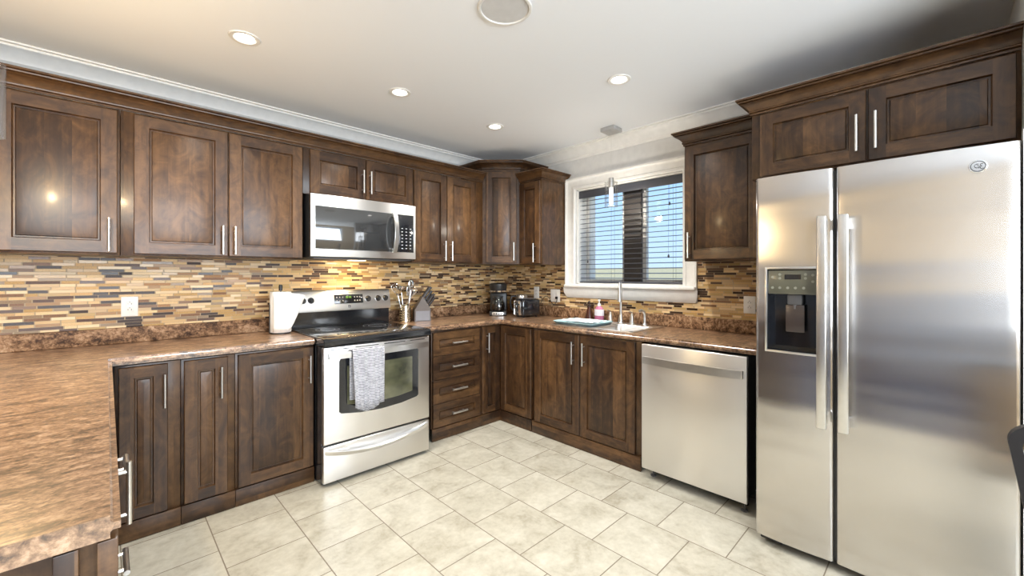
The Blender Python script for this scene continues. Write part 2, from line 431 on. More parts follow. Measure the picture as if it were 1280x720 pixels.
# ------------------------------------------------------------------ backsplash
m = MB(); m.box(0, 4.2, 0, .006, 0, .45); o = m.build('mosaic_backsplash', MOSAIC, None, (-4.2, -.0065, 1.0))
tag(o, 'brown and cream glass mosaic backsplash on the wall behind the stove', 'backsplash')
m = MB(); m.box(0, -(WY1+.108)+0, 0, .006, 0, .45)
m.box(-(WY1+.108), -(WY0-.108), 0, .006, 0, .105); m.box(-(WY0-.108), 2.74, 0, .006, 0, .45)
o = m.build('mosaic_backsplash', MOSAIC, None, (-.0065, 0, 1.0), (0, 0, RB))
tag(o, 'brown and cream glass mosaic backsplash on the window wall behind the sink', 'backsplash')

# ------------------------------------------------------------------ cabinet parts
def handle(parent, x, z, L=.17, horiz=False, y=-.0202, out=.032, r=.0062):
    m = MB()
    if horiz:
        m.tube([(x-L/2, y-out, z), (x+L/2, y-out, z)], r, 12)
        for s in (-.34, .34): m.tube([(x+s*L, y, z), (x+s*L, y-out, z)], r*.72, 8)
    else:
        m.tube([(x, y-out, z-L/2), (x, y-out, z+L/2)], r, 12)
        for s in (-.34, .34): m.tube([(x, y, z+s*L), (x, y-out, z+s*L)], r*.72, 8)
    return m.build('handle', SATIN, parent)
def panel_front(w, h, fw, t=.020):
    m = MB(); b = m.b
    rings = [(0, 0), (0, -t+.003), (.003, -t), (fw, -t), (fw+.002, -t+.004), (fw+.004, -t+.014), (fw+.011, -t+.014), (fw+.014, -t+.009), (fw+.036, -t+.003)]
    R = []
    for i, y in rings: R.append([b.verts.new(p) for p in ((i, y, i), (w-i, y, i), (w-i, y, h-i), (i, y, h-i))])
    for k in range(len(R)-1):
        for j in range(4):
            if k == 2: continue
            f = b.faces.new((R[k][j], R[k][(j+1) % 4], R[k+1][(j+1) % 4], R[k+1][j])); f.smooth = True
    def q(xa, xb, za, zb, mi):
        f = b.faces.new([b.verts.new((x, -t, z)) for x, z in ((xa, za), (xb, za), (xb, zb), (xa, zb))]); f.material_index = mi; f.normal_update()
        if f.normal.y > 0: f.normal_flip()
    q(.003, fw, .003, h-.003, 0); q(w-fw, w-.003, .003, h-.003, 0); q(fw, w-fw, .003, fw, 1); q(fw, w-fw, h-fw, h-.003, 1)
    b.faces.new(R[-1]); b.faces.new(R[0][::-1])
    for f in b.faces:
        f.normal_update()
    return m
def add_door(cab, x0, x1, z0, z1, hx=None, hz=None, fw=.062, horiz=False, name='door', hl=.17):
    w, h = x1-x0, z1-z0
    fw = min(fw, w*.30, h*.30)
    d = panel_front(w, h, fw).build(name, [WOOD, WOODH], cab, (x0, 0, z0))
    if name == 'drawer': d.data.materials[0] = WOODH
    if hx is not None: handle(d, hx-x0, hz-z0, hl, horiz, r=.0078 if horiz else .0064)
    return d
def carcass(cab, w, d, h, top=False, z0=0.0):
    m = MB(); t = .018
    m.box(0, w, 0, .02, z0, h, .0015)                     # face frame
    m.box(0, t, .02, d, z0, h); m.box(w-t, w, .02, d, z0, h); m.box(t, w-t, .02, d, z0, z0+t); m.box(t, w-t, d-.008, d, z0+t, h)
    if top: m.box(t, w-t, .02, d-.008, h-t, h)
    return m.build('body', WOOD, cab)
def plinth(cab, w, h=.097):
    m = MB(); m.box(0, w, -.017, .0, .002, h, .001); return m.build('plinth', WOODH, cab)
FA, FB = -.58, -.585      # carcass fronts of the base run
def base(label, frame, a, w, doors=(), drawers=(), d=.565, group=None, drawer_handle=.15):
    loc = (a, FA, 0) if frame == 'A' else (FB, a, 0)
    c = thing('base_cabinet', label, 'cabinet', loc, RA if frame == 'A' else RB, group)
    carcass(c, w, d, .868, z0=.097); plinth(c, w)
    for x0, x1, hx in doors: add_door(c, x0, x1, .104, .860, hx, .725)
    for z0, z1 in drawers: add_door(c, .006, w-.012, z0, z1, w/2, (z0+z1)/2, .062, True, 'drawer', drawer_handle)
    return c
# wall A, left of the stove
base('dark brown base cabinet whose door is half hidden behind the peninsula corner', 'A', -3.128, .252, [(.014, .200, .185-.0)])
base('narrow single-door base cabinet between the peninsula corner and the wide-door cabinet', 'A', -2.874, .240, [(.012, .205, .172)])
base('wide single-door base cabinet directly left of the stove', 'A', -2.632, .425, [(.012, .420, .392)])
# wall A, right of the stove
base('base cabinet with a stack of four drawers right of the stove', 'A', -1.322, .492, drawers=[(.104+.1895*i, .104+.1895*i+.1865) for i in range(4)])
# corner cabinet: L shaped with two doors
c = thing('corner_cabinet', 'base cabinet in the room corner with two narrow doors meeting at right angles', 'cabinet', (-.828, FA, 0))
m = MB()
m.box(0, .243, 0, .02, .097, .868); m.box(0, .018, .02, .565, .097, .868); m.box(.018, .81, .55, .565, .097, .868)
m.box(.243, .263, -.403, .02, .097, .868); m.box(.263, .81, -.403, -.385, .097, .868); m.box(.795, .81, -.385, .55, .097, .868)
m.box(.018, .795, .02, .55, .097, .115); m.box(.263, .795, -.385, .02, .097, .115)
m.build('body', WOOD, c)
m = MB(); m.box(0, .243, -.017, 0, .002, .097); m.box(.226, .243, -.403, -.017, .002, .097); m.build('plinth', WOODH, c)
d = panel_front(.200, .756, .055).build('door', [WOOD, WOODH], c, (.020, 0, .104)); handle(d, .045, .62)
d = panel_front(.375, .756, .062).build('door', [WOOD, WOODH], c, (.243, -.024, .104), (0, 0, RB))
# wall B
c = base('double-door base cabinet under the kitchen sink', 'B', -.990, .992, [(.030, .486, .440), (.492, .950, .538)])
# ---------------- peninsula cabinets (fronts face the kitchen, +x)
def pen(label, y0, y1, doors=(), drawers=()):
    c = thing('peninsula_cabinet', label, 'cabinet', (-3.163, y0, 0), RP)
    w = y1-y0; carcass(c, w, .52, .868, z0=.097); plinth(c, w)
    for x0, x1, hx in doors: add_door(c, x0, x1, .104, .860, hx, .722)
    for z0, z1, hz in drawers: add_door(c, .006, w-.006, z0, z1, w/2, hz, .062, True, 'drawer', .15)
    return c
pen('peninsula base cabinet with a tall bar handle at the near end of the peninsula', -2.36, -1.80, [(.006, .554, .525)])
pen('peninsula drawer cabinet just beyond the nearest peninsula door', -1.798, -1.40, [], [(.104, .30, .20), (.304, .56, .42), (.564, .860, .725)])
pen('peninsula base cabinet in the inner corner beside the stove wall run', -1.398, -.62, [(.02, .37, None), (.376, .73, None)])
c = thing('peninsula_end_post', 'dark slotted wooden end of the peninsula under the countertop edge', 'post', (-3.14, -2.40, 0))
m = MB()
m.box(-.026, 0, 0, .036, 0, .868, .0015); m.box(-.076, -.047, 0, .036, 0, .868, .0015); m.box(-.047, -.026, .024, .036, 0, .868)
m.box(-.54, -.076, .020, .036, 0, .868)
m.build('post_frame', WOOD, c)
m = MB(); m.box(-.86, -.545, .012, .03, 0, .868); m.build('back_panel', WOOD, c)

# ---------------- wall cabinets
CP = [(0, 0), (.008, 0), (.008, .008), (.005, .011), (.014, .014), (.015, .020), (.011, .023), (.018, .034), (.032, .050), (.046, .058), (.050, .060), (.047, .063), (.056, .066), (.057, .072), (.053, .074), (.066, .077), (.066, .086), (0, .086)]
ZB, ZT = 1.420, 2.190
def wallcab(label, loc, rz, w, d, h, doors, hz=.105, group=None, hl=.17, crown=None, zd0=.010, zd1=None):
    c = thing('wall_cabinet', label, 'cabinet', loc, rz, group)
    carcass(c, w, d, h, True)
    for x0, x1, hx in doors: add_door(c, x0, x1, zd0, (zd1 or h-.012), hx, hz, hl=hl)
    if crown:
        m = MB(); m.sweep([(o, h+z) for o, z in CP], crown); m.build('crown_moulding', WOODH, c)
    return c
YU = -.35
D_U = .338
wallcab('wall cabinet at the far left of the picture with one large raised panel door', (-3.545, YU, ZB), RA, .440, D_U, .77, [(.010, .430, .398)])
wallcab('wall cabinet pair of doors between the far left cabinet and the microwave', (-3.103, YU, ZB), RA, .903, D_U, .77, [(.052, .474, .446), (.480, .898, .508)])
wallcab('short wall cabinet with two small doors above the microwave', (-2.198, YU, 1.872), RA, .84, D_U, .318, [(.042, .436, .410), (.442, .836, .468)], .135, None, .17)
wallcab('wall cabinet with two narrow doors right of the microwave', (-1.356, YU, ZB), RA, .752, D_U, .77, [(.010, .332, .300), (.338, .662, .370)])
wallcab('wall cabinet at the left end of the stove wall beyond the picture edge', (-4.1, YU, ZB), RA, .553, D_U, .77, [(.010, .54, .05)])
m = MB(); m.sweep([(o, ZT+.001+z) for o, z in CP], [(-4.1, YU-.001, 0, -1), (-.605, YU-.001, 0, -1)])
o = m.build('crown_moulding', WOODH); tag(o, 'long brown crown moulding along the top of the stove wall cabinets', 'moulding')
# diagonal corner cabinet
c = thing('corner_wall_cabinet', 'tall diagonal wall cabinet in the room corner, rising above its neighbours', 'cabinet', (-.600, YU, ZB), 0)
h = .885
m = MB(); poly = [(0, 0), (.25, -.25), (.588, -.25), (.588, .338), (0, .338)]
m.prism(poly, 0, h); m.build('body', WOOD, c)
s2 = math.sqrt(2)
d = panel_front(.288, h-.028, .055).build('door', [WOOD, WOODH], c, (.024-.0014, -.024-.0014, .012), (0, 0, RD)); handle(d, .262, .105)
m = MB(); t_ = math.tan(PI/8)
m.sweep([(o, h+z) for o, z in CP], [(0, .338, -1, 0), (0, 0, -1, -t_), (.25, -.25, -t_, -1), (.588, -.25, 0, -1)]); m.build('crown_moulding', WOODH, c)
# end cabinet left of window
wallcab('narrow wall cabinet between the diagonal corner cabinet and the window, glossy side panel', (-.35, -.603, ZB-.008), RB, .272, .343, .768, [(.008, .264, .215)],
        crown=[(0, 0, 0, -1), (.272, 0, 1, -1), (.272, .343, 1, 0)])
# cabinet right of window
wallcab('single-door wall cabinet between the window and the fridge', (-.35, -2.170, ZB-.012), RB, .468, .343, .778, [(.006, .462, .040)],
        crown=[(0, .343, -1, 0), (0, 0, -1, -1), (.468, 0, 0, -1)])
# over the fridge
wallcab('two-door wall cabinet above the fridge', (-.600, -2.652, 1.838), RB, .945, .593, .355, [(.042, .482, .450), (.490, .932, .518)], .140,
        crown=[(0, .593, -1, 0), (0, 0, -1, -1), (.945, 0, 0, -1)])

# ------------------------------------------------------------------ countertops
def countertop(label, xs, ys, keep, front, lips, zt=.914, th=.038):
    m = MB(); b = m.b
    V = {}
    def v(i, j):
        if (i, j) not in V: V[i, j] = b.verts.new((xs[i], ys[j], zt))
        return V[i, j]
    fs = [b.faces.new((v(i, j), v(i+1, j), v(i+1, j+1), v(i, j+1))) for i in range(len(xs)-1) for j in range(len(ys)-1) if keep(i, j)]
    r = bmesh.ops.extrude_face_region(b, geom=fs)
    for e in r['geom']:
        if isinstance(e, bmesh.types.BMVert): e.co.z = zt-th
    bmesh.ops.recalc_face_normals(b, faces=b.faces[:])
    bmesh.ops.dissolve_limit(b, angle_limit=.01, verts=b.verts[:], edges=b.edges[:])
    es = [e for e in b.edges if abs(e.verts[0].co.z-e.verts[1].co.z) < 1e-6 and front(e.verts[0].co, e.verts[1].co)]
    bmesh.ops.bevel(b, geom=es, offset=.013, segments=5, affect='EDGES')
    for f in b.faces: f.smooth = True
    o = m.build('countertop', LAM); tag(o, label, 'countertop')
    for L in lips:
        q = MB(); q.box(*L, zt+.0003, zt+.092, .004, 3); q.build('backsplash_lip', LAMV, o)
    return o
near = lambda a, b: abs(a-b) < 1e-4
countertop('L-shaped brown speckled laminate countertop forming the near peninsula and stove wall run',
    [-4.1, -3.137, -2.210], [-2.412, -.618, -.0008], lambda i, j: not (i == 1 and j == 0),
    lambda a, b: (near(a.x, b.x) and near(a.x, -3.137)) or (near(a.y, b.y) and near(a.y, -.618) and max(a.x, b.x) > -3.1),
    [(-4.1, -2.212, -.022, -.0068)])
SX0, SX1, SY0, SY1 = -.535, -.165, -1.875, -1.185
countertop('L-shaped brown speckled laminate countertop around the corner holding the sink',
    [-1.428, -.618, SX0, -.09, -.0008], [-2.70, SY0, SY1, -.618, -.0008], lambda i, j: (j == 3 or i >= 1) and not (i == 2 and j == 1),
    lambda a, b: (near(a.x, b.x) and near(a.x, -.618)) or (near(a.y, b.y) and near(a.y, -.618) and min(a.x, b.x) < -.9),
    [(-1.428, -.022, -.022, -.0068), (-.022, -.0068, -2.70, -.0068)])

# ------------------------------------------------------------------ sink + faucet
sk = thing('kitchen_sink', 'stainless steel double bowl sink set in the countertop below the window', 'sink', (-.31, -1.53, .914))
m = MB()
def ringloop(x0, x1, y0, y1, r, z, n=5):
    pts = []
    for cx, cy, a0 in ((x1-r, y1-r, 0), (x0+r, y1-r, 90), (x0+r, y0+r, 180), (x1-r, y0+r, 270)):
        for k in range(n+1):
            a = math.radians(a0+90*k/n); pts.append((cx+r*math.cos(a), cy+r*math.sin(a), z))
    return pts
def loft(m, loops, cap_last=True):
    R = [[m.b.verts.new(p) for p in L] for L in loops]; fs = []; n = len(R[0])
    for i in range(len(R)-1):
        for k in range(n): fs.append(m.b.faces.new((R[i][k], R[i][(k+1) % n], R[i+1][(k+1) % n], R[i+1][k])))
    if cap_last: fs.append(m.b.faces.new(R[-1]))
    m._post(fs); return R
rx0, rx1, ry0, ry1 = -.242, .252, -.362, .362
bowls = [(-.205, .135, .015, .330), (-.205, .135, -.330, -.015)]
for x0, x1, y0, y1 in bowls:
    loft(m, [ringloop(x0, x1, y0, y1, .05, .004), ringloop(x0+.006, x1-.006, y0+.006, y1-.006, .05, -.006), ringloop(x0+.010, x1-.010, y0+.010, y1-.010, .05, -.14), ringloop(x0+.04, x1-.04, y0+.04, y1-.04, .04, -.165)])
m.build('bowls', STEEL, sk)
m = MB()   # flat rim with slots for the bowls
z0, z1 = .0006, .0045
m.box(rx0, -.205, ry0, ry1, z0, z1, .0015); m.box(.135, rx1, ry0, ry1, z0, z1, .0015)
m.box(-.205, .135, ry0, -.330, z0, z1); m.box(-.205, .135, .330, ry1, z0, z1); m.box(-.205, .135, -.015, .015, z0, z1)
m.build('rim', STEEL, sk)
for y in (.17, -.17):
    m = MB(); m.lathe([(.0001, .003), (.03, .003), (.042, .006), (.045, .0)], (-.035, y, -.1650), 24); m.build('drain', CHROME, sk)
fz = .9186
f = thing('faucet', 'tall satin gooseneck faucet rising in front of the window', 'faucet', (-.10, -1.530, fz))
m = MB(); m.lathe([(.0001, 0), (.028, 0), (.028, .006), (.020, .014), (.016, .05), (.0125, .07), (.0001, .07)], (0, 0, 0), 24)
pts = [(0, 0, .06), (0, 0, .27)]
for k in range(1, 13):
    a = PI*k/12; pts.append((-.062+.062*math.cos(a), -.031+.031*math.cos(a), .27+.068*math.sin(a)))
pts += [(-.124, -.062, .235)]
m.tube(pts, .0105, 14); m.tube([(-.124, -.062, .24), (-.124, -.062, .185)], [.013, .015], 14)
m.build('spout', SATIN, f)
for y, lab, n in ((-1.430, 'satin lever tap with pointed top left of the gooseneck faucet', 'tap_lever'), (-1.632, 'satin lever tap with pointed top right of the gooseneck faucet', 'tap_lever')):
    t = thing(n, lab, 'tap', (-.10, y, fz))
    m = MB(); m.lathe([(.0001, 0), (.025, 0), (.025, .006), (.021, .012), (.017, .045), (.012, .075), (.008, .082), (.0001, .085)], (0, 0, 0), 24); m.build('base', SATIN, t)
    m = MB(); m.tube([(0, 0, .078), (0, 0, .092), (-.045, 0, .104)], [.006, .0055, .004], 10); m.build('lever', SATIN, t)
t = thing('side_sprayer', 'satin curved side sprayer at the right end of the sink', 'sprayer', (-.10, -1.745, fz))
m = MB(); m.lathe([(.0001, 0), (.022, 0), (.022, .005), (.014, .015), (.0001, .015)], (0, 0, 0), 24); m.build('holder', SATIN, t)
m = MB(); m.tube([(0, 0, .012), (0, 0, .05), (0, 0, .085), (-.008, .004, .105), (-.028, .014, .118), (-.045, .022, .112)], [.010, .0115, .010, .011, .012, .013], 14); m.build('spray_head', SATIN, t)
# tray / mat over the left bowl
m = MB()
tx0, tx1, ty0, ty1 = -.180, .150, -.185, .215
loft(m, [ringloop(tx0+.02, tx1-.02, ty0+.02, ty1-.02, .03, .004), ringloop(tx0, tx1, ty0, ty1, .04, .022), ringloop(tx0+.004, tx1-.004, ty0+.004, ty1-.004, .04, .024), ringloop(tx0+.024, tx1-.024, ty0+.024, ty1-.024, .03, .007)])
bmesh.ops.recalc_face_normals(m.b, faces=m.b.faces[:])
o = m.build('dish_tray', plain('pale_teal_plastic', (.42, .62, .66), .25, 0, .3), None, (-.36, -1.36, .9195)); tag(o, 'pale teal plastic dish tray lying across the left sink bowl', 'tray')
m = MB(); rows = []
for i in range(13):
    rows.append([(-.10+.2*i/12, -.155+.31*j/16, .004+.006*math.sin(i*1.1)*math.cos(j*.8)+.003*random.random()) for j in range(17)])
m.grid(rows); o = m.build('dish_cloth', plain('white_cloth', (.80, .84, .86), .9), None, (-.36, -1.345, .938)); tag(o, 'crumpled white cloth lying in the teal dish tray', 'cloth')
sm = o.modifiers.new('solid', 'SOLIDIFY'); sm.thickness = .004
# bottles
b1 = thing('soap_bottle', 'dark amber pump soap bottle beside the sink', 'bottle', (-.085, -1.205, .9145))
m = MB(); m.lathe([(.0001, 0), (.037, 0), (.040, .006), (.038, .02), (.022, .095), (.013, .118), (.013, .128)], (0, 0, 0), 28); m.build('bottle_body', plain('amber_plastic', (.055, .014, .008), .12, 0, .6), b1)
m = MB(); m.lathe([(.014, .120), (.015, .124), (.015, .138), (.006, .142), (.005, .160), (.010, .162), (.010, .170), (.0001, .171)], (0, 0, 0), 20); m.tube([(0, 0, .166), (-.032, -.012, .163)], .0045, 8); m.build('pump', plain('brown_pump', (.03, .012, .010), .35), b1)
b2 = thing('soap_bottle', 'pink liquid soap bottle with clear top next to the amber bottle', 'bottle', (-.095, -1.315, .9193))
m = MB(); m.lathe([(.0001, 0), (.040, 0), (.044, .01), (.044, .07), (.036, .11), (.024, .122), (.013, .13)], (0, 0, 0), 28, 'z', False, .65, 1); m.build('bottle_body', plain('pink_soap', (.55, .17, .30), .2, 0, .5), b2)
m = MB(); m.lathe([(.0450, .046), (.0450, .100)], (0, 0, 0), 28, 'z', False, .66, 1.005); m.build('paper_label', plain('pale_pink_label', (.84, .80, .86), .5), b2)
m = MB(); m.lathe([(.014, .128), (.014, .148), (.005, .150), (.0045, .175), (.011, .177), (.011, .184), (.0001, .185)], (0, 0, 0), 18); m.tube([(0, 0, .181), (-.030, -.010, .178)], .004, 8); m.build('pump', plain('white_plastic', (.85, .85, .85), .3), b2)

# ------------------------------------------------------------------ stove
st = thing('stove', 'stainless steel electric stove with black glass cooktop between the base cabinets', 'stove', (-1.820, -.66, 0))
HW = .384
m = MB(); m.box(-HW+.003, HW-.003, -.035, .62, .012, .868); m.build('body', BLACKG, st)
m = MB(); # cooktop slab with rounded front lip
pr = [(-.085, .873), (-.092, .880), (-.094, .905), (-.086, .916), (-.070, .921), (.545, .921), (.545, .873)]
m.prism(pr, -HW, HW, 'x', .004, 2); ck = m.build('cooktop', BLACKG, st)
m = MB(); m.box(-HW+.022, HW-.022, -.058, .53, .9212, .9226, .0006); m.build('glass_surface', DARKGLASS, ck)
for x, y, r in ((-.19, .08, .115), (.19, .08, .088), (-.19, .37, .080), (.19, .37, .105)):
    m = MB()
    for rr in (r, r*.62):
        m.lathe([(rr-.0016, .92285), (rr-.0016, .9230), (rr+.0016, .9230), (rr+.0016, .92285)], (x, y, 0), 40)
    m.build('burner_ring', plain('burner_mark', (.13, .13, .14), .3), ck)
# oven door
dm = MB(); dm.box(-HW+.004, HW-.004, -.075, -.036, .262, .866, .006, 3); od = dm.build('oven_door', STEEL, st)
wp = [(-.285, .772), (-.275, .787), (.275, .787), (.285, .777), (.285, .452), (.272, .440), (.15, .420), (0, .412), (-.15, .420), (-.272, .440), (-.285, .452)]
m = MB(); m.prism(wp, -.0785, -.0752, 'y', .001, 1); m.build('window_frame', BLACKG, od)
wp2 = [(-.235, .735), (.235, .735), (.235, .490), (.13, .474), (0, .468), (-.13, .474), (-.235, .490)]
def ovenglass():
    t = NT('oven_glass', .05, 0, (.10, .10, .07), 1.0, .03, .9)
    x, y, z = t.sep(t.coord())
    f = t.noise(t.vmul(t.coord(), (2, 1, 3)), 2.2, 3)
    t.color(t.ramp(f, [(.3, (.03, .033, .022)), (.6, (.13, .13, .075)), (.8, (.07, .085, .09))])); return t.m
m = MB(); m.prism(wp2, -.0795, -.0786, 'y'); m.build('window_glass', ovenglass(), od)
m = MB()   # wide bowed handle bar
n = 20; outp = []; inp = []
for i in range(n+1):
    x = -.355+.71*i/n; k = 1-(2*i/n-1)**2
    outp.append((x, -.100-.030*k)); inp.append((x, -.088-.030*k))
m.prism(outp+inp[::-1], .792, .832, 'z', .003, 2)
m.box(-.355, -.325, -.101, -.076, .794, .830, .003); m.box(.325, .355, -.101, -.076, .794, .830, .003)
m.build('handle', SATIN, od)
m = MB()
for a, b in ((-.34, -.22), (-.18, -.02), (.02, .18), (.22, .34)): m.box(a, b, -.0762, -.0750, .846, .851)
m.build('vent_slots', BLACKP, od)
# warming drawer with bowed lip
m = MB(); m.box(-HW+.004, HW-.004, -.072, -.036, .022, .250, .006, 3); wd = m.build('warming_drawer', STEEL, st)
m = MB(); rows = []
for i in range(25):
    u = i/24; x = -.37+.74*u; k = math.sin(PI*u)
    zt_ = .236; zb = .232-.058*k**.8
    rows.append([(x, -.0722, zt_), (x, -.0735, (zt_+zb)/2), (x, -.076-.016*k, zb+.006), (x, -.078-.020*k, zb-.002), (x, -.077-.014*k, zb-.012), (x, -.0722, zb-.03)])
m.grid(rows); bmesh.ops.recalc_face_normals(m.b, faces=m.b.faces[:]); m.build('pull_lip', STEEL, wd)
# backguard
m = MB(); m.prism([(.545, .922), (.545, 1.045), (.552, 1.05), (.635, 1.05), (.635, .922)], -HW+.004, HW-.004, 'x'); m.build('backguard_base', BLACKG, st)
m = MB(); m.prism([(.528, 1.040), (.524, 1.052), (.550, 1.188), (.560, 1.198), (.635, 1.198), (.635, 1.040)], -HW-.004, HW+.004, 'x', .003, 2); cpn = m.build('control_panel', STEEL, st)
TA = math.atan2(.026, .136)
def onpanel(x, z, dy=0):   # point on the tilted face
    k = (z-1.052)/.136
    return (x, .524+.026*k-.0012-dy, z)
for x in (-.306, -.250, .192, .290-.012, .355-.012):
    m = MB(); m.lathe([(.0001, -.024), (.014, -.024), (.0165, -.021), (.019, -.004), (.022, -.002), (.022, .0), (.0001, .0)], (0, 0, 0), 28, 'y')
    m.box(-.003, .003, -.030, -.022, -.015, .015, .001)
    k = m.build('knob', BLACKP, cpn, onpanel(x, 1.125), (-TA, 0, 0))
    m = MB(); m.lathe([(.0225, -.0025), (.0245, -.0025), (.0245, 0), (.0225, 0)], (0, 0, 0), 28, 'y'); m.build('knob_ring', CHROME, k)
m = MB(); m.box(-.115, .115, -.003, 0, -.036, .036, .0012); dp = m.build('display', BLACKG, cpn, onpanel(.035, 1.128), (-TA, 0, 0))
m = MB()
for i, ch in enumerate('0808'):
    x0 = -.020+i*.010+(.004 if i > 1 else 0)
    for sx, sz, w_, h_ in ((0, .006, .006, .0012), (0, 0, .006, .0012), (0, -.006, .006, .0012), (-.003, .003, .0012, .006), (.003, .003, .0012, .006), (-.003, -.003, .0012, .006), (.003, -.003, .0012, .006)):
        if ch == '0' and sz == 0: continue
        m.box(x0+sx-w_/2, x0+sx+w_/2, -.0036, -.0031, .014+sz-h_/2, .014+sz+h_/2)
m.build('clock_digits', GREEN, dp)
BGREY = plain('button_grey', (.32, .30, .29), .5)
for bx in (-.095, -.072, -.049, .045, .066, .087):
    for bz in (.014, -.014):
        m = MB(); m.lathe([(.0001, -.0036), (.0055, -.0036), (.0055, -.003)], (bx, 0, bz), 10, 'y'); m.build('touch_button', BGREY, dp)
m = MB(); m.box(-.010, .010, -.0022, 0, -.010, .010, .0005); lg = m.build('brand_badge', BLACKG, cpn, onpanel(.035, 1.070), (-TA, 0, 0))
m = MB(); m.box(-.0065, -.0035, -.0028, -.0023, -.007, .007); m.prism([(-.0025, .0), (.003, .007), (.0068, .007), (.001, 0), (.0068, -.007), (.003, -.007)], -.0028, -.0023, 'y'); m.build('brand_letter', SATIN, lg)

# towel over the oven handle
def towel():
    t = NT('striped_towel', .95, 0, (.6, .6, .62))
    x, y, z = t.sep(t.coord())
    n = t.noise(t.vmul(t.coord(), (30, 30, 6)), 1, 4)
    w = t.math('SINE', t.math('ADD', t.math('MULTIPLY', z, 620.0), t.math('MULTIPLY', n, 9.0)))
    n2 = t.noise(t.coord(), 60, 4)
    f = t.math('ADD', t.math('MULTIPLY', w, .28), n2)
    t.color(t.ramp(f, [(.25, (.15, .15, .18)), (.45, (.33, .33, .37)), (.62, (.62, .62, .66))])); t.bump(w, .4, .002); return t.m
m = MB(); rows = []
L = [(-.058, .62), (-.058, .70), (-.060, .80), (-.085+.0, .838), (-.128, .8395)]
path = [(-.0995, .50), (-.0995, .60), (-.0990, .70), (-.0985, .79), (-.104, .8345), (-.1165, .8405), (-.129, .8345), (-.1345, .79), (-.136, .70), (-.139, .60), (-.141, .53), (-.142, .478)]
for k, (y, z) in enumerate(path):
    r = []
    for i in range(29):
        u = i/28; x = -.222+.215*u
        dn = max(0, (.80-z))/.3
        fold = .008*math.sin(u*17+.8)*dn+.004*math.sin(u*31+k*.3)*dn
        if k < 4: xx = x-.006; yy = y+abs(fold)*.0; zz = z+.02*(1-u)*dn
        else: xx = x+.012*dn*(.5-u)*1.6; yy = y-abs(fold); zz = z-(.030*math.sin(PI*min(1, u*1.15))*(dn**2))
        r.append((xx, yy, zz))
    rows.append(r)
m.grid(rows)
o = m.build('dish_towel', towel(), None, (-1.820, -.66, 0)); tag(o, 'grey and white streaked dish towel hanging over the oven door handle', 'towel')
sm = o.modifiers.new('solid', 'SOLIDIFY'); sm.thickness = .003; sm.offset = 1 if False else -1

# ------------------------------------------------------------------ microwave
mw = thing('microwave', 'stainless steel over-the-range microwave above the stove', 'microwave', (-2.176, -.435, 1.436))
Wm, Hm = .803, .433
m = MB(); m.box(.002, Wm-.002, .026, .425, .0, Hm-.002, .002); m.build('body', BLACKP, mw)
m = MB(); m.box(0, Wm, 0, .025, .006, Hm, .004, 3); fr = m.build('front_frame', STEEL, mw)
m = MB(); m.box(.030, Wm-.022, -.0035, -.0003, .058, .352, .001); wd = m.build('door_glass', DARKGLASS, fr)
m = MB(); m.box(.632, Wm-.024, -.0048, -.0036, .060, .350, .0005); kp = m.build('keypad', BLACKG, fr)
KP = plain('key_print', (.45, .45, .45), .5)
for r_ in range(7):
    for c_ in range(3): m = MB(); m.box(.672+c_*.036, .686+c_*.036, -.0054, -.0049, .085+r_*.026, .091+r_*.026); m.build('key', KP, kp)
m = MB(); n = 18; a = []; b_ = []
for i in range(n+1):
    z = .052+.306*i/n; k = 1-(2*i/n-1)**2
    a.append((-.030-.036*k, z)); b_.append((-.018-.036*k, z))
m.prism(a+b_[::-1], .588, .622, 'x', .003, 2); m.box(.590, .620, -.031, -.0036, .052, .082, .003); m.box(.590, .620, -.031, -.0036, .328, .358, .003)
m.build('handle', SATIN, fr)
m = MB(); m.box(.03, Wm-.03, .03, .40, -.008, -.0005, .002); m.build('underside_vent', DARKGREY, mw)

m = MB(); m.box(.34, .46, .16, .22, -.0105, -.0085, .0005); m.build('hood_lamp', emis('hood_lamp_lens', (1, .80, .45), 8), mw)
area('hood_light', (-2.176+.40, -.435+.19, 1.436-.012), (math.radians(18), 0, 0), .12, .06, 3.5, (1, .76, .40))

# ------------------------------------------------------------------ dishwasher
dw = thing('dishwasher', 'stainless steel dishwasher under the counter between sink cabinet and fridge', 'dishwasher', (-.655, -2.015, 0), RB)
Wd = .630
m = MB(); m.box(.012, Wd-.012, .032, .60, .075, .866); m.build('body', BLACKP, dw)
m = MB(); m.box(.03, Wd-.03, .11, .13, .004, .072); m.build('toe_panel', BLACKP, dw)
m = MB(); m.box(.002, Wd-.002, .0, .030, .062, .868, .005, 3); dd = m.build('door', STEEL, dw)
m = MB(); n = 20; a = []; b_ = []
for i in range(n+1):
    x = .020+.590*i/n; k = 1-(2*i/n-1)**2
    a.append((x, -.022-.020*k)); b_.append((x, -.010-.020*k))
m.prism(a+b_[::-1], .745, .792, 'z', .002, 2); m.box(.020, .040, -.023, -.0003, .747, .790, .002); m.box(.590, .610, -.023, -.0003, .747, .790, .002)
m.build('handle', SATIN, dd)
for x in (.05, Wd-.03):
    m = MB(); m.lathe([(.0001, .001), (.018, .001), (.018, .008), (.006, .012), (.006, .074), (.0001, .074)], (x, .07 if x < .1 else .05, 0), 16); m.build('levelling_foot', DARKGREY, dw)

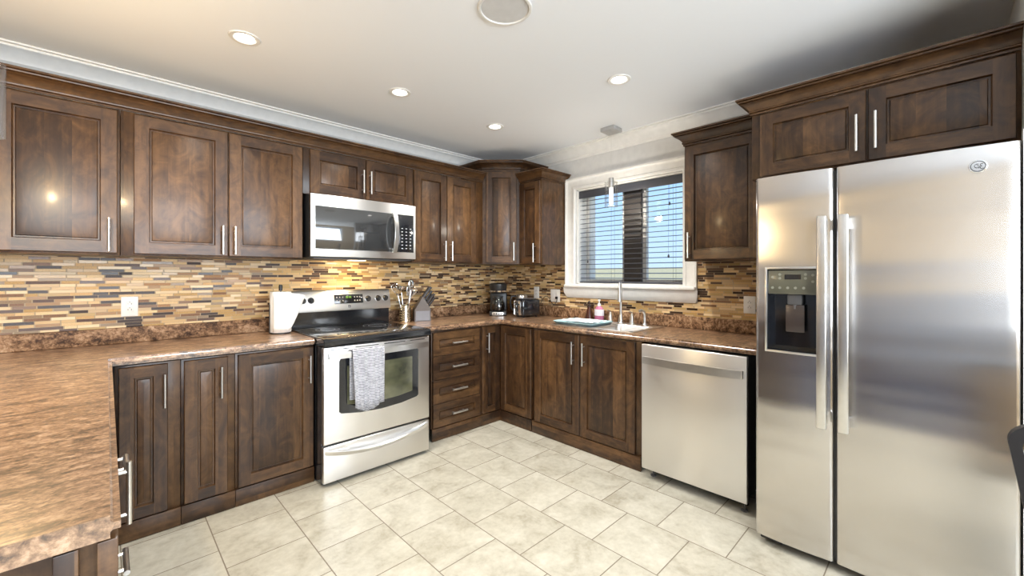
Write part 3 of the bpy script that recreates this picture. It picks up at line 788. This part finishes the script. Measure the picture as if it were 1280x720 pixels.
# ------------------------------------------------------------------ fridge
FX = -.850
fg = thing('fridge', 'large side-by-side stainless steel fridge with ice and water dispenser', 'refrigerator', (FX, -2.738, 0), RB)
Wf = .838; G0, G1 = .308, .318
m = MB(); m.box(.006, Wf-.006, .075, .80, .03, 1.770, .004); m.build('body', DARKGREY, fg)
m = MB(); m.box(.015, Wf-.015, .045, .078, .030, .105, .004); 
m.box(.015, .11, .02, .078, .018, .050, .006)
m.build('base_grille', BLACKP, fg)
for x in (.06, Wf-.06):
    m = MB(); m.lathe([(.0001, 0), (.022, 0), (.022, .02), (.0001, .035)], (x, .10, .001), 16); m.build('foot', BLACKP, fg)
def fdoor(x0, x1, z0, z1, hole=None):
    m = MB(); n = 14
    W_ = x1-x0
    def yb(x):   # gently bowed front
        u = (x-x0)/W_; e = min(u, 1-u)*W_
        r = .014
        rr = 0 if e > r else r-math.sqrt(max(0, r*r-(r-e)**2))
        return rr-.010*(1-(2*u-1)**2)
    xs = sorted(set([x0+W_*i/n for i in range(n+1)]+[x0+d for d in (.001, .003, .006, .010, .014)]+[x1-d for d in (.001, .003, .006, .010, .014)]+(list(hole[:2]) if hole else [])))
    zs = [z0, z1] if not hole else [z0, hole[2], hole[3], z1]
    V = [[m.b.verts.new((x, yb(x), z)) for z in zs] for x in xs]
    fs = []
    for i in range(len(xs)-1):
        for j in range(len(zs)-1):
            if hole and j == 1 and xs[i] >= hole[0]-1e-6 and xs[i+1] <= hole[1]+1e-6: continue
            fs.append(m.b.faces.new((V[i][j], V[i+1][j], V[i+1][j+1], V[i][j+1])))
    bk = .070
    B0 = [m.b.verts.new((x, bk, z0)) for x in xs]; B1 = [m.b.verts.new((x, bk, z1)) for x in xs]
    for i in range(len(xs)-1):
        fs.append(m.b.faces.new((V[i][0], B0[i], B0[i+1], V[i+1][0]))); fs.append(m.b.faces.new((V[i][-1], V[i+1][-1], B1[i+1], B1[i])))
        if not hole: fs.append(m.b.faces.new((B0[i], B1[i], B1[i+1], B0[i+1])))
    for i in (0, -1): fs.append(m.b.faces.new([*V[i], B1[i], B0[i]]))
    bmesh.ops.recalc_face_normals(m.b, faces=fs); m._post(fs); return m, yb
m, yb1 = fdoor(0, G0, .045, 1.790, (.052, .262, .955, 1.345)); ld = m.build('freezer_door', STEEL_F, fg, angle=50)
m, yb2 = fdoor(G1, Wf, .045, 1.790); rd = m.build('fridge_door', STEEL_F, fg, angle=50)
m = MB(); m.box(G0+.001, G1-.001, .015, .070, .05, 1.78); m.build('door_gasket', BLACKP, fg)
for dr, x in ((ld, .274), (rd, .350)):
    m = MB(); m.box(x-.018, x+.018, -.062, -.046, .640, 1.575, .005, 3)
    m.box(x-.014, x+.014, -.047, .0, .650, .700, .004); m.box(x-.014, x+.014, -.047, .0, 1.515, 1.565, .004)
    m.build('handle', SATIN, dr)
# dispenser: recessed bay with control face, spout and paddle
dz = MB()
x0, x1, z0, z1 = .052, .262, .955, 1.345
dz.box(x0, x1, .058, .062, z0, z1); dz.box(x0, x0+.003, -.006, .058, z0, z1); dz.box(x1-.003, x1, -.006, .058, z0, z1); dz.box(x0, x1, -.006, .058, z0, z0+.010); dz.box(x0, x1, -.006, .058, z1-.003, z1)
dsp = dz.build('dispenser_bay', BLACKG, ld)
m = MB(); m.box(x0+.004, x1-.004, -.006, .050, 1.225, 1.338, .004); pn = m.build('control_face', plain('control_smoke', (.115, .112, .080), .3, 0, .4), dsp)
m = MB(); m.box(.125, .190, -.0076, -.0062, 1.295, 1.318); m.build('readout', BLACKG, pn)
m = MB()
for bx, bz in ((.075, 1.305), (.075, 1.255), (.105, 1.255), (.137, 1.255), (.168, 1.255), (.200, 1.255), (.105, 1.300), (.207, 1.300), (.235, 1.285), (.235, 1.315), (.105, 1.318), (.207, 1.318)):
    m.lathe([(.0001, -.0075), (.006, -.0075), (.006, -.006)], (bx, 0, bz), 12, 'y')
m.build('control_buttons', plain('button_sage', (.26, .26, .21), .4), pn)
m = MB(); m.box(.130, .190, .015, .050, 1.175, 1.224, .006); m.tube([(.16, .03, 1.18), (.16, .03, 1.155)], .011, 12); m.build('spout', DARKGREY, dsp)
m = MB(); m.box(.122, .198, .020, .032, 1.045, 1.175, .005); m.build('paddle', plain('paddle_bronze', (.06, .045, .04), .25), dsp)
m = MB(); fw_ = .008
for a in ((x0-fw_, x0+.002, z0-fw_, z1+fw_), (x1-.002, x1+fw_, z0-fw_, z1+fw_), (x0, x1, z0-fw_, z0+.002), (x0, x1, z1-.002, z1+fw_)): m.box(a[0], a[1], -.017, -.004, a[2], a[3], .003)
m.build('dispenser_trim', SATIN, ld)
# round maker's emblem on the right door
ex, ez = .735, 1.715
m = MB(); y_ = yb2(ex)
m.lathe([(.0001, y_-.004), (.0215, y_-.004), (.024, y_-.002), (.024, y_+.002)], (ex, 0, ez), 32, 'y'); em = m.build('emblem', CHROME, rd)
m = MB(); y2 = y_-.0046
m.lathe([(.0195, y2), (.0195, y2-.001), (.0175, y2-.001), (.0175, y2)], (ex, 0, ez), 32, 'y')
def curve(pts, r=.0011): m.tube([(ex+p[0], y2-.0006, ez+p[1]) for p in pts], r, 6)
curve([(-.002+.007*math.cos(a), .001+.007*math.sin(a)) for a in [math.radians(60+25*k) for k in range(12)]])      # rounded G
curve([(.010+.0045*math.cos(a), .004+.0045*math.sin(a)) for a in [math.radians(50+25*k) for k in range(9)]])       # upper bow of the E
curve([(.010+.0048*math.cos(a), -.005+.0048*math.sin(a)) for a in [math.radians(90+25*k) for k in range(10)]])     # lower bow
curve([(-.003, .002), (.003, .001), (.002, -.008)])
m.build('emblem_script', BLACKG, em)

# ------------------------------------------------------------------ outlets and switches
def outlet(name, label, loc, rz, w, h=.118, gang=1, sockets=True, switch=False):
    t = thing(name, label, 'switch plate' if switch else 'outlet', loc, rz)
    m = MB(); m.box(-w/2, w/2, -.0055, 0, -h/2, h/2, .003, 3); pl = m.build('plate', PLATE, t)
    for g in range(gang):
        cx = (g-(gang-1)/2)*.046
        m = MB(); m.box(cx-.0165, cx+.0165, -.0072, -.0057, -.034, .034, .001); ins = m.build('rocker' if switch else 'socket_face', PLATE, pl)
        if not switch:
            m = MB()
            for z in (.017, -.017):
                m.box(cx-.0085, cx-.0062, -.0076, -.0073, z-.006, z+.004); m.box(cx+.0062, cx+.0085, -.0076, -.0073, z-.006, z+.004)
                m.lathe([(.0001, -.0076), (.0025, -.0076), (.0025, -.0073)], (cx, 0, z+.009), 10, 'y')
            m.build('slots', BLACKP, ins)
    return t
outlet('wall_outlet', 'white double outlet on the mosaic left of the stove', (-3.057, -.0067, 1.128), RA, .076)
outlet('wall_outlet', 'white outlet on the mosaic behind the black toaster', (-.0067, -.502, 1.138), RB, .070)
outlet('switch_plate', 'white two-gang switch plate on the mosaic left of the window', (-.0067, -.750, 1.115), RB, .118, .122, 2, False, True)
outlet('wall_outlet', 'white outlet on the mosaic beside the fridge', (-.0067, -2.468, 1.112), RB, .074)

# ------------------------------------------------------------------ counter items
CT = .9146
t = thing('paper_towel_holder', 'black upright paper towel holder left of the stove', 'holder', (-2.295, -.205, CT))
m = MB(); m.lathe([(.0001, 0), (.062, 0), (.062, .006), (.058, .009), (.0001, .009)], (0, 0, 0), 32); m.build('base', BLACKP, t)
m = MB(); m.tube([(0, 0, .008), (0, 0, .300)], .0045, 10); m.lathe([(.0001, .292), (.012, .294), (.013, .32), (.010, .334), (.0001, .336)], (0, 0, 0), 18); m.tube([(-.070, -.004, .008), (-.070, -.004, .20)], .003, 8); m.tube([(-.070, -.004, .008), (-.05, 0, .006)], .003, 8); m.build('pole', BLACKP, t)
r = thing('paper_towel_roll', 'white paper towel roll with a loose sheet, standing on the black holder', 'paper towel', (-2.295, -.205, CT+.010))
m = MB(); m.lathe([(.018, .0), (.064, .0), (.066, .004), (.066, .272), (.064, .276), (.018, .276), (.018, 0)], (0, 0, 0), 40); m.build('roll', plain('paper', (.84, .84, .82), .95), r)
m = MB(); rows = []
for i in range(9):
    z = .006+.262*i/8; rr = []
    for j in range(15):
        u = j/14; ext = .118*(z/.262)**.8+.012
        if u < .45:
            a = math.radians(-150+75*u/.45); rr.append((.0675*math.cos(a), .0675*math.sin(a), z))
        else:
            q = (u-.45)/.55; a = math.radians(-75)
            rr.append((.0675*math.cos(a)+ext*q*.93, .0675*math.sin(a)+ext*q*.02-.004*math.sin(q*3), z-.020*q*q*(z/.26)))
    rows.append(rr)
m.grid(rows); o = m.build('loose_sheet', plain('paper_sheet', (.84, .84, .82), .95), r); q = o.modifiers.new('s', 'SOLIDIFY'); q.thickness = .0012

# utensil crock (banded metal) and utensils
UX, UY = -1.318, -.175
t = thing('utensil_crock', 'banded brass coloured metal crock holding utensils right of the stove', 'crock', (UX, UY, CT))
BRASS = plain('warm_bright_metal', (.86, .78, .62), .14, 1)
m = MB(); pr = [(.0001, .0), (.054, .0), (.056, .004)]
for i in range(7):
    z = .010+i*.020; rr_ = .053-.0016*i; pr += [(rr_-.003, z), (rr_+.003, z+.006), (rr_+.003, z+.012), (rr_-.003, z+.018)]
pr += [(.043, .150), (.040, .150), (.040, .008), (.0001, .008)]
m.lathe(pr, (0, 0, 0), 36); m.build('crock_body', BRASS, t)
def utensil(name, label, ang, lean, kind, L=.30):
    o = thing(name, label, 'utensil', (UX+.018*math.cos(ang), UY+.018*math.sin(ang), CT+.012))
    dx, dy = lean
    P_ = lambda s: (dx*s, dy*s, L*s)
    m = MB(); m.tube([P_(0), P_(.72)], [.0035, .0045], 8); m.build('handle', CHROME, o)
    m = MB()
    if kind == 'whisk':
        for k in range(6):
            a = PI*k/6; pts = []
            for i in range(17):
                q = i/16; w = .034*math.sin(PI*q)**.8*(1 if q < .5 else 1); s_ = q*2 if q <= .5 else 2-q*2
                side = 1 if q <= .5 else -1
                rad = .046*math.sin(min(1, s_*.97)*PI*.62+.0)*(1.0 if s_ < .8 else (1-s_)/.2*1.0+.0)
                c0 = P_(.66+.34*s_); pts.append((c0[0]+side*rad*math.cos(a), c0[1]+side*rad*math.sin(a), c0[2]))
            m.tube(pts, .0011, 5, False)
    elif kind == 'ladle':
        c0 = P_(.86); m.lathe([(.0001, -.036), (.024, -.031), (.041, -.014), (.046, .008), (.044, .008), (.037, -.012), (.022, -.026), (.0001, -.031)], (c0[0], c0[1]-.0, c0[2]), 24)
    elif kind == 'spoon':
        c0 = P_(.88); m.sphere(c0, .030, 1, .25, 1.45, 20)
    else:
        c0 = P_(.86); m.box(c0[0]-.030, c0[0]+.030, c0[1]-.002, c0[1]+.002, c0[2]-.05, c0[2]+.045, .0015)
    m.build('head', CHROME, o); return o
utensil('balloon_whisk', 'steel balloon whisk leaning left in the banded crock', PI, (-.085, -.02), 'whisk', .32)
utensil('ladle', 'round steel ladle in the middle of the banded crock', PI/2, (-.002, .060), 'ladle', .33)
utensil('serving_spoon', 'steel serving spoon leaning right in the banded crock', 0, (.045, .0), 'spoon', .35)
utensil('spatula', 'flat steel turner at the back of the banded crock', .8, (.060, .025), 'flat', .30)
utensil('balloon_whisk', 'second smaller steel whisk at the front of the banded crock', -PI/2, (.014, -.075), 'whisk', .29)
# knife block
KX, KY = -1.165, -.215
t = thing('knife_block', 'dark wooden angled knife block beside the utensil crock', 'knife block', (KX, KY, CT), math.radians(-18))
KB = plain('knife_block_wood', (.085, .065, .055), .4, 0, .2)
m = MB(); m.prism([(-.085, 0), (.055, 0), (.055, .105), (-.015, .215), (-.085, .100)], -.045, .045, 'y', .002, 2); m.build('block', KB, t)
m = MB(); m.box(-.075, .045, -.0475, -.0452, .010, .09); m.build('front_plate', plain('grey_plate', (.16, .155, .165), .4, .3), t)
KBL = plain('knife_handle_dark', (.03, .022, .02), .3)
Mk = Matrix.Translation((KX, KY, CT)) @ Matrix.Rotation(math.radians(-18), 4, 'Z')
names = ['topmost left in the block', 'topmost right in the block', 'upper middle of the block', 'centre of the block', 'lower left of the block', 'lower right of the block']
slots = [(-.006, -.026), (-.006, .026), (.012, .0), (.028, -.022), (.028, .022), (.044, .002)]
dirv = Vector((.105-0, 0, .070)).normalized()   # out of the sloping face, leaning right
nrm = Vector((.110, 0, .070)).normalized()
for i, (sx, sy) in enumerate(slots):
    z = .215-(sx+.015)/.070*.110
    p = Mk @ Vector((sx, sy, z))
    o = thing('kitchen_knife', 'dark handled kitchen knife, '+names[i], 'knife', p, math.radians(-18))
    d_ = Vector((.58, 0, .815)); L = .115-.008*(i//2)
    a0 = d_*.004
    m = MB(); m.tube([a0, d_*(.02), d_*(L*.6), d_*(L)], [.009, .0105, .0095, .012], 10); m.build('handle', KBL if i % 2 else plain('knife_handle_grey', (.05, .05, .055), .25), o)
    m = MB(); m.tube([d_*(L), d_*(L+.003)], [.0118, .010], 10); m.build('end_cap', CHROME, o)
# coffee maker
t = thing('coffee_maker', 'black drip coffee maker with glass carafe in the counter corner', 'coffee maker', (-.345, -.290, CT), RD)
m = MB(); m.box(-.085, .085, -.105, .105, 0, .045, .012, 3); m.build('base', BLACKP, t)
m = MB(); m.box(-.085, .085, .035, .105, .0455, .225, .010, 3); m.build('water_tank', BLACKP, t)
m = MB(); m.lathe([(.0001, .228), (.072, .228), (.082, .245), (.088, .300), (.088, .312), (.070, .320), (.0001, .322)], (0, -.01, 0), 36); hd = m.build('brew_head', BLACKP, t)
m = MB(); m.lathe([(.0845, .233), (.0885, .236), (.089, .248), (.085, .250)], (0, -.01, 0), 36); m.build('steel_band', CHROME, hd)
m = MB(); m.lathe([(.0001, .048), (.055, .048), (.064, .058), (.068, .09), (.062, .13), (.048, .165), (.044, .175)], (0, -.03, 0), 32); cf = m.build('carafe', CLEAR, t)
m = MB(); m.lathe([(.0001, .172), (.047, .172), (.050, .178), (.048, .19), (.0001, .195)], (0, -.03, 0), 28); m.build('carafe_lid', BLACKP, cf)
m = MB(); m.tube([(0, -.078, .172), (0, -.112, .165), (0, -.118, .13), (0, -.112, .085), (0, -.095, .075)], .007, 10); m.build('carafe_handle', BLACKP, cf)
m = MB(); m.lathe([(.0001, .0490), (.053, .050), (.0605, .060), (.0645, .088), (.0600, .118), (.0001, .118)], (0, -.03, 0), 28); m.build('coffee', plain('coffee_dark', (.012, .007, .005), .1), cf)
m = MB(); m.box(-.055, .055, -.108, -.1052, .008, .038, .002); bp = m.build('button_panel', SATIN, t)
m = MB()
for x in (-.036, -.012, .012, .036): m.lathe([(.0001, -.1105), (.007, -.1105), (.007, -.108)], (x, 0, .023), 12, 'y')
m.build('buttons', BLACKP, bp)
# toaster and kettle
t = thing('toaster', 'black toaster with chrome end on the counter beside the corner', 'toaster', (-.250, -.600, CT), math.radians(-15))
m = MB(); m.box(-.105, .105, -.078, .078, .010, .175, .028, 5); m.build('body', BLACKG, t)
m = MB()
for y in (-.03, .03): m.box(-.075, .075, y-.012, y+.012, .1753, .178, .001)
m.build('slots', DARKGREY, t)
m = MB(); m.box(-.1085, -.1055, -.055, .055, .020, .160, .008, 3); e_ = m.build('end_plate', CHROME, t)
m = MB(); m.box(-.1110, -.1088, -.008, .008, .050, .145, .001); m.lathe([(.0001, -.114), (.012, -.114), (.012, -.1088)], (0, 0, .034), 16, 'x'); m.build('lever_slot', BLACKP, e_)
m = MB(); m.box(-.128, -.1112, -.022, .022, .118, .130, .003); m.build('lever', BLACKP, e_)
m = MB()
for x in (-.07, .07):
    for y in (-.05, .05): m.lathe([(.0001, .0005), (.010, .0005), (.010, .0105), (.0001, .0105)], (x, y, 0), 10)
m.build('feet', BLACKP, t)
t = thing('electric_kettle', 'black and steel kettle standing behind the toaster', 'kettle', (-.150, -.425, CT))
m = MB(); m.lathe([(.0001, 0), (.070, 0), (.072, .012), (.068, .10), (.058, .16)], (0, 0, 0), 32); m.build('body', BLACKG, t)
m = MB(); m.lathe([(.0585, .16), (.054, .195), (.046, .205), (.0001, .208)], (0, 0, 0), 32); m.build('steel_top', SATIN, t)
m = MB(); m.tube([(-.045, .03, .190), (-.085, .055, .185), (-.098, .062, .14), (-.092, .058, .07), (-.068, .04, .04)], .010, 12); m.build('handle', BLACKP, t)
m = MB()
cpts = [(-.115, -.650, CT+.12), (-.095, -.665, CT+.17), (-.075, -.69, CT+.195), (-.060, -.72, CT+.17), (-.055, -.745, CT+.13), (-.040, -.765, CT+.115), (-.022, -.778, CT+.15), (-.016, -.776, CT+.175)]
sp = []
for i in range(len(cpts)-1):
    p0 = Vector(cpts[max(i-1, 0)]); p1 = Vector(cpts[i]); p2 = Vector(cpts[i+1]); p3 = Vector(cpts[min(i+2, len(cpts)-1)])
    for k in range(6):
        q = k/6; sp.append(.5*((2*p1)+(-p0+p2)*q+(2*p0-5*p1+4*p2-p3)*q*q+(-p0+3*p1-3*p2+p3)*q**3))
m.tube(sp, .003, 8); m.box(-.030, -.0146, -.787, -.763, CT+.168, CT+.192, .003)
o = m.build('power_cord', BLACKP); tag(o, 'thin black power cord looping from the toaster to the wall plate left of the window', 'cord')

# ------------------------------------------------------------------ ceiling fittings
def downlight(label, x, y, group=None):
    t = thing('recessed_light', label, 'ceiling light', (x, y, ZC), 0, group)
    m = MB(); m.lathe([(.046, -.001), (.050, -.006), (.066, -.006), (.070, -.001)], (0, 0, 0), 40); m.lathe([(.046, -.001), (.043, -.0005)], (0, 0, 0), 40); m.build('trim_ring', WHITE, t)
    m = MB(); m.lathe([(.0001, -.0012), (.043, -.0012)], (0, 0, 0), 32); m.build('lens', LAMP, t)
    l = bpy.data.lights.new('downlight', 'SPOT'); l.energy = DOWN_W; l.color = (1, .965, .91); l.spot_size = math.radians(125); l.spot_blend = .8; l.shadow_soft_size = .04
    o = bpy.data.objects.new('downlight', l); COL.objects.link(o); o.location = (x, y, ZC-.02)
downlight('recessed ceiling light nearest the left edge of the picture', -2.661, -.957)
downlight('recessed ceiling light above the stove, in the row along the stove wall', -1.794, -.938)
downlight('recessed ceiling light nearest the room corner', -.936, -.903)
downlight('recessed ceiling light to the right, above the floor before the sink', -.932, -2.022)
for x, y in ((-1.8, -3.75), (-2.9, -3.9), (-4.7, -1.5), (-4.7, -3.6), (-1.8, -5.0)):
    downlight('recessed ceiling light behind the camera', x, y, 'recessed lights behind the camera')
t = thing('ceiling_speaker', 'large round white ceiling speaker at the top of the picture', 'speaker', (-1.888, -2.030, ZC))
m = MB(); m.lathe([(.104, -.001), (.108, -.008), (.118, -.008), (.122, -.001)], (0, 0, 0), 48); m.build('rim', WHITE, t)
m = MB(); m.lathe([(.0001, -.004), (.104, -.0035)], (0, 0, 0), 48); m.build('grille', plain('speaker_grille', (.62, .62, .62), .8), t)
def bubbleglass():
    return glass('bubble_glass', (.98, .98, .97), .2)
BG = bubbleglass()
def pendant(label, x, y, ztop, zbot, lit, col, rg=.052):
    t = thing('pendant_lamp', label, 'pendant lamp', (x, y, ZC))
    zt, zb = ztop-ZC, zbot-ZC
    m = MB(); m.box(-.062, .062, -.062, .062, -.032, -.0005, .003); 
    for sx, sy in ((-.03, -.0625), (.03, -.0625)): m.lathe([(.0001, sy-.003), (.005, sy-.003), (.005, sy)], (sx, 0, -.016), 10, 'y')
    m.build('canopy', plain('canopy_nickel', (.50, .495, .49), .35, .5), t)
    m = MB(); m.tube([(0, 0, -.032), (0, 0, zt+.03)], .0012, 6); m.build('wire', SATIN, t)
    m = MB(); m.lathe([(.0001, zt+.035), (.020, zt+.035), (.022, zt+.02), (.022, zt-.045), (.0001, zt-.045)], (0, 0, 0), 24); m.build('socket', SATIN, t)
    m = MB(); m.lathe([(.021, zt), (rg, zt-.001), (rg, zb), (rg-.004, zb)], (0, 0, 0), 36); g = m.build('glass_shade', BG, t)
    m = MB(); m.lathe([(.0001, zt-.0455), (.013, zt-.046), (.015, zt-.06), (.015, zb+.03), (.010, zb+.02), (.0001, zb+.02)], (0, 0, 0), 20); m.build('bulb', lit, t)
    l = bpy.data.lights.new('pendant_glow', 'POINT'); l.energy = PEND_W*col[3]; l.color = col[:3]; l.shadow_soft_size = .03
    o = bpy.data.objects.new('pendant_glow', l); COL.objects.link(o); o.location = (x, y, zbot-.02)
pendant('clear glass pendant lamp hanging in front of the kitchen window', -.235, -1.523, 2.065, 1.865, emis('bulb_white', (1, .95, .88), 2.2), (1, .92, .8, .4))
pendant('lit clear glass pendant lamp above the peninsula at the left edge', -3.440, -1.288, 1.985, 1.755, LAMPW, (1, .72, .38, 1.6), .055)

# ------------------------------------------------------------------ chair at the right edge
t = thing('dining_chair', 'dark framed chair with tan padded back at the right edge', 'chair', (-1.66, -3.752, 0), math.radians(90))
CB = plain('chair_frame_black', (.008, .007, .008), .5); CTN = plain('tan_upholstery', (.36, .25, .15), .8)
def arch(w0, w1, z0, z1, r, n=6):
    pts = [(-w0, z0)]
    for k in range(n+1):
        a = PI-PI/2*k/n; pts.append((-w1+r+r*math.cos(a), z1-r+r*math.sin(a)))
    for k in range(n+1):
        a = PI/2-PI/2*k/n; pts.append((w1-r+r*math.cos(a), z1-r+r*math.sin(a)))
    pts.append((w0, z0)); return pts
m = MB(); o_ = arch(.190, .250, .50, .925, .05); i_ = arch(.168, .226, .54, .900, .035)
R = []
for pts, y in ((o_, -.245), (i_, -.245), (i_, -.215), (o_, -.215)): R.append([m.b.verts.new((x, y, z)) for x, z in pts])
fs = []
for a in range(4):
    A_, B_ = R[a], R[(a+1) % 4]
    for k in range(len(A_)): fs.append(m.b.faces.new((A_[k], A_[(k+1) % len(A_)], B_[(k+1) % len(A_)], B_[k])))
bmesh.ops.recalc_face_normals(m.b, faces=fs); m._post(fs); m.build('back_frame', CB, t)
m = MB(); m.prism(arch(.166, .224, .545, .898, .034), -.250, -.212, 'y', .008, 3); m.build('back_pad', CTN, t)
m = MB(); m.box(-.215, .215, -.235, .215, .425, .470, .02, 4); m.build('seat', CTN, t)
m = MB(); m.box(-.20, .20, -.21, .20, .395, .424, .004); m.build('seat_frame', CB, t)
for sx in (-1, 1):
    m = MB(); m.tube([(sx*.185, .185, .40), (sx*.195, .195, 0.001)], [.02, .013], 10); m.build('leg', CB, t)
    m = MB(); m.tube([(sx*.180, -.230, .54), (sx*.180, -.215, .40), (sx*.190, -.245, .001)], [.018, .02, .013], 10); m.build('leg', CB, t)
